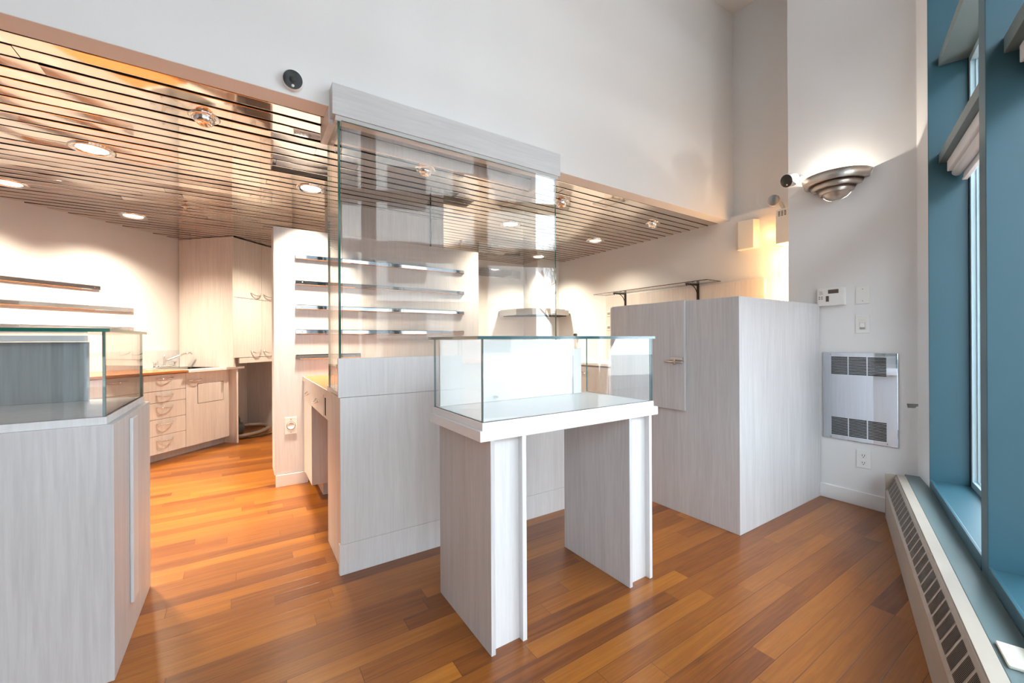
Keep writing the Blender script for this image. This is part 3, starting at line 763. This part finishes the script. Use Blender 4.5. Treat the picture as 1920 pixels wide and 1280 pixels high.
lamp('alcove_glow', 'POINT', (4.17, 1.92, 2.20), .9, (1., .46, .13), t, shadow_soft_size=.03)  # extra point added above the tube's end to light the bulkhead corner
t = thing('wall_speaker', (4.2, 2.12, 2.09), 'square beige wall speaker lit orange from the side', 'speaker')
b = MB(); b.prism([(4.2345, 2.022), (4.2345, 2.212), (4.168, 2.212), (4.150, 2.19), (4.168, 2.050)], 2.093, 2.376); b.build('housing', 'ivory', t, bevel=.004)

# ------------------------------------------------------------------ ceiling lights
WARM = (1., .86, .66)
proto = thing('downlight', (-.797, 3.646, ZC), 'largest lit round downlight in the slats, nearest on the left', 'ceiling light', 'round downlights in the slatted ceiling')
b = MB(); b.lathe([(.076, .0), (.079, -.006), (.102, -.010), (.112, -.004), (.112, .004), (.076, .004)], c=(-.797, 3.646, ZC), seg=40); b.build('trim_ring', 'chrome', proto)
b = MB(); b.lathe([(.0, -.009), (.045, -.008), (.066, -.004), (.078, .001)], c=(-.797, 3.646, ZC), seg=40); b.build('lens', 'lens', proto)
for (x, y_, lab) in ((-.888, 5.361, 'lit round downlight in the slats above the sink'), (-1.505, 4.758, 'lit round downlight cut by the left edge of the photo'),
                     (.463, 3.651, 'lit round downlight in the slats in front of the partition'), (2.372, 3.634, 'lit round downlight in the slats seen through the tall glass screen'),
                     (3.645, 4.828, 'small lit round downlight in front of the range hood')):
    dup(proto, (x, y_, ZC), lab, 'round downlights in the slatted ceiling')
dup(proto, (2.372, 5.30, ZC), 'unseen round downlight added behind the right end of the partition top', 'round downlights in the slatted ceiling')  # fixture and its beam added out of view to brighten the back wall
dup(proto, (.463, 5.36, ZC), 'round downlight hidden behind the top of the partition', 'round downlights in the slatted ceiling')
o = dup(proto, (3.655, 3.679, ZC), 'round chrome downlight in the slats above the glass shelf', 'round downlights in the slatted ceiling')
for c in [k for k in bpy.data.objects if k.parent == o and k.name.startswith('lens')]:
    c.data = c.data.copy(); c.data.materials[0] = M['lensdim']
DL = [(-.797, 3.646, 2.5), (-.888, 5.361, 1.), (-1.505, 4.758, .9), (.463, 3.651, 1.9), (2.372, 3.634, .8), (3.645, 4.828, 1.), (.463, 5.36, .9), (2.372, 5.30, .9), (3.655, 3.679, .4)]
DLE = 195.
for x, y_, e in DL:
    lamp('downlight_beam', 'SPOT', (x, y_, ZC - .03), DLE * e, WARM, None, spot_size=math.radians(92 if e > 1.2 else 135), spot_blend=1., shadow_soft_size=.06)
proto = thing('eyeball_spot', (-.172, 2.80, ZC), 'chrome eyeball spotlight in the slats at the far left', 'ceiling spot', 'chrome eyeball spots')
b = MB(); b.lathe([(.050, .002), (.052, -.005), (.066, -.007), (.074, -.002), (.074, .004), (.05, .004)], c=(-.172, 2.80, ZC), seg=32); b.build('trim_ring', 'chrome', proto)
b = MB(); b.lathe([(.050, .004), (.049, -.014), (.042, -.030), (.030, -.041), (.024, -.036), (.012, -.026), (0, -.024)], c=(-.172, 2.80, ZC), seg=28, aim=(.12, .05, 1)); b.build('eyeball', 'chrome', proto)
for (x, y_, lab) in ((1.10, 2.803, 'chrome eyeball spotlight seen through the tall glass screen'), (2.383, 2.813, 'chrome eyeball spotlight right beside the edge of the glass screen'),
                     (3.638, 2.812, 'chrome eyeball spotlight in the slats near the right kitchen wall')):
    dup(proto, (x, y_, ZC), lab, 'chrome eyeball spots')
proto = thing('sprinkler', (-.434, 4.734, ZC), 'small brass sprinkler head in the slats left of the partition', 'sprinkler', 'ceiling sprinklers')
b = MB(); b.lathe([(0, .002), (.03, .002), (.032, -.004), (.012, -.008), (.009, -.03), (.004, -.034), (.004, -.05), (0, -.05)], c=(-.434, 4.734, ZC), seg=20); b.build('body', 'nickel', proto)
b = MB(); b.lathe([(0, -.050), (.018, -.050), (.018, -.053), (0, -.053)], c=(-.434, 4.734, ZC), seg=20)
for s in (-1, 1): b.tube([(-.434 + s * .010, 4.734, ZC - .01), (-.434 + s * .016, 4.734, ZC - .03), (-.434 + s * .004, 4.734, ZC - .05)], .003, 6)
b.build('deflector', 'nickel', proto)
dup(proto, (2.321, 4.711, ZC), 'small sprinkler head in the slats seen through the glass screen', 'ceiling sprinklers')

# round socket on the partition
r, F = plate(None, (.333, 3.892, .497), (1, 0), .088, .140, (0, -1), 'wall_outlet', 'white twist-lock outlet low on the partition beside the desk', 'outlet')
m = MB(F); m.lathe([(.030, .007), (.030, .010), (.026, .011), (.026, .0085), (0, .0085)], aim=(0, 1, 0), seg=24); m.build('socket', 'plastic', r)
m = MB(F); m.lathe([(.0305, .0072), (.034, .0072)], aim=(0, 1, 0), seg=24); m.build('socket_outline', 'lcd', r)
for dz in (.055, -.055):
    m = MB(F); m.lathe([(0, 0), (.0035, 0), (.003, .002), (0, .002)], c=(0, .007, dz), aim=(0, 1, 0), seg=10); m.build('screw', 'steel', r)

# ------------------------------------------------------------------ outside
b = MB(WF); b.box(-30, 30, -30, -.25, -.25, -.15); struct(b.build('ground', 'paving'))
b = MB(WF); b.box(-30, 30, -11, -4, -.15, -.145); struct(b.build('street', 'asphalt'))
b = MB(WF); b.box(1.45, 2.6, -.95, -.23, 2.36, 3.3); struct(b.build('wall_outside', 'facade'))
t = thing('office_building', wp(-4, -16, -.15), 'grey stone building across the street behind the windows', 'building')
b = MB(WF); b.box(-45, 5.15, -22, -13.6, -.15, 10.0); b.build('facade', 'facade', t)
b = MB(WF)
for k in range(17):
    for z in (.7, 3.7, 6.9): b.box(-43.5 + k * 2.8, -41.9 + k * 2.8, -13.6, -13.55, z, z + 1.8)
b.build('window_row', 'charcoal', t)
b = MB(WF); b.box(-45, 5.25, -13.6, -13.3, 2.9, 3.15); b.box(-45, 5.35, -13.6, -13.2, 9.7, 10.0); b.build('cornice', 'paving', t)
rt = random.Random(3)
def branch(p, d, L, r, depth):
    q = [p]; dd = d.copy()
    for k in range(4):
        dd = (dd + Vector((rt.uniform(-.16, .16), rt.uniform(-.16, .16), rt.uniform(-.02, .12)))).normalized(); q.append(q[-1] + dd * L / 4)
    b.tube(q, [r * (1 - .13 * k) for k in range(5)], 5, cap=False)
    if depth:
        for k in range(3):
            nd = (dd + Vector((rt.uniform(-.9, .9), rt.uniform(-.9, .9), rt.uniform(-.1, .6)))).normalized()
            branch(q[rt.choice((2, 3, 4))], nd, L * .68, r * .55, depth - 1)
for (tt, vv, hh, lab) in ((4.3, -8.5, 2.4, 'bare street tree outside the windows, nearest the office building'), (3.3, -6.2, 2.1, 'bare street tree standing closest to the windows'), (5.6, -10.5, 2.6, 'bare street tree farthest from the windows')):
    b = MB(); branch(wp(tt, vv, -.15), Vector((0, 0, 1)), hh, .12, 5)
    one(b, 'bare_tree', 'bark', lab, 'tree', 'bare street trees')

# ------------------------------------------------------------------ sky
w = bpy.data.worlds.new('sky'); scene.world = w; w.use_nodes = True
nt = w.node_tree; nt.nodes.clear()
out = nt.nodes.new('ShaderNodeOutputWorld'); bg = nt.nodes.new('ShaderNodeBackground')
tc = nt.nodes.new('ShaderNodeTexCoord'); sp = nt.nodes.new('ShaderNodeSeparateXYZ')
nt.links.new(tc.outputs['Generated'], sp.inputs[0])
cr = nt.nodes.new('ShaderNodeValToRGB')
cr.color_ramp.elements[0].position = .0; cr.color_ramp.elements[0].color = (.75, .82, .90, 1)
cr.color_ramp.elements[1].position = .6; cr.color_ramp.elements[1].color = (.89, .97, 1.06, 1)
nt.links.new(sp.outputs[2], cr.inputs[0]); nt.links.new(cr.outputs[0], bg.inputs[0])
bg.inputs[1].default_value = 11.6
nt.links.new(bg.outputs[0], out.inputs[0])

# ------------------------------------------------------------------ camera
cam = bpy.data.cameras.new('camera'); co = bpy.data.objects.new('camera', cam); COL.objects.link(co)
cam.sensor_width = 36.; cam.lens = 768.8 / 1920 * 36.; cam.shift_y = -(640 - 637.94) / 1920; cam.clip_start = .02
co.matrix_world = Matrix.Translation((0, 0, 1.2)) @ Matrix.Rotation(-math.atan2(.5485753, .8361011), 4, 'Z') @ Matrix.Rotation(math.pi / 2, 4, 'X') @ Matrix.Rotation(-.0053, 4, 'Z')
scene.camera = co

vs = scene.view_settings
vs.view_transform = 'Standard'; vs.look = 'None'; vs.gamma = 1.; vs.use_curve_mapping = False; vs.exposure = .2
scene.display_settings.display_device = 'sRGB'
cy = scene.cycles
cy.use_denoising = True; cy.max_bounces = 10; cy.diffuse_bounces = 5; cy.glossy_bounces = 6; cy.transparent_max_bounces = 24; cy.sample_clamp_indirect = 6.
cy.caustics_reflective = False; cy.caustics_refractive = False
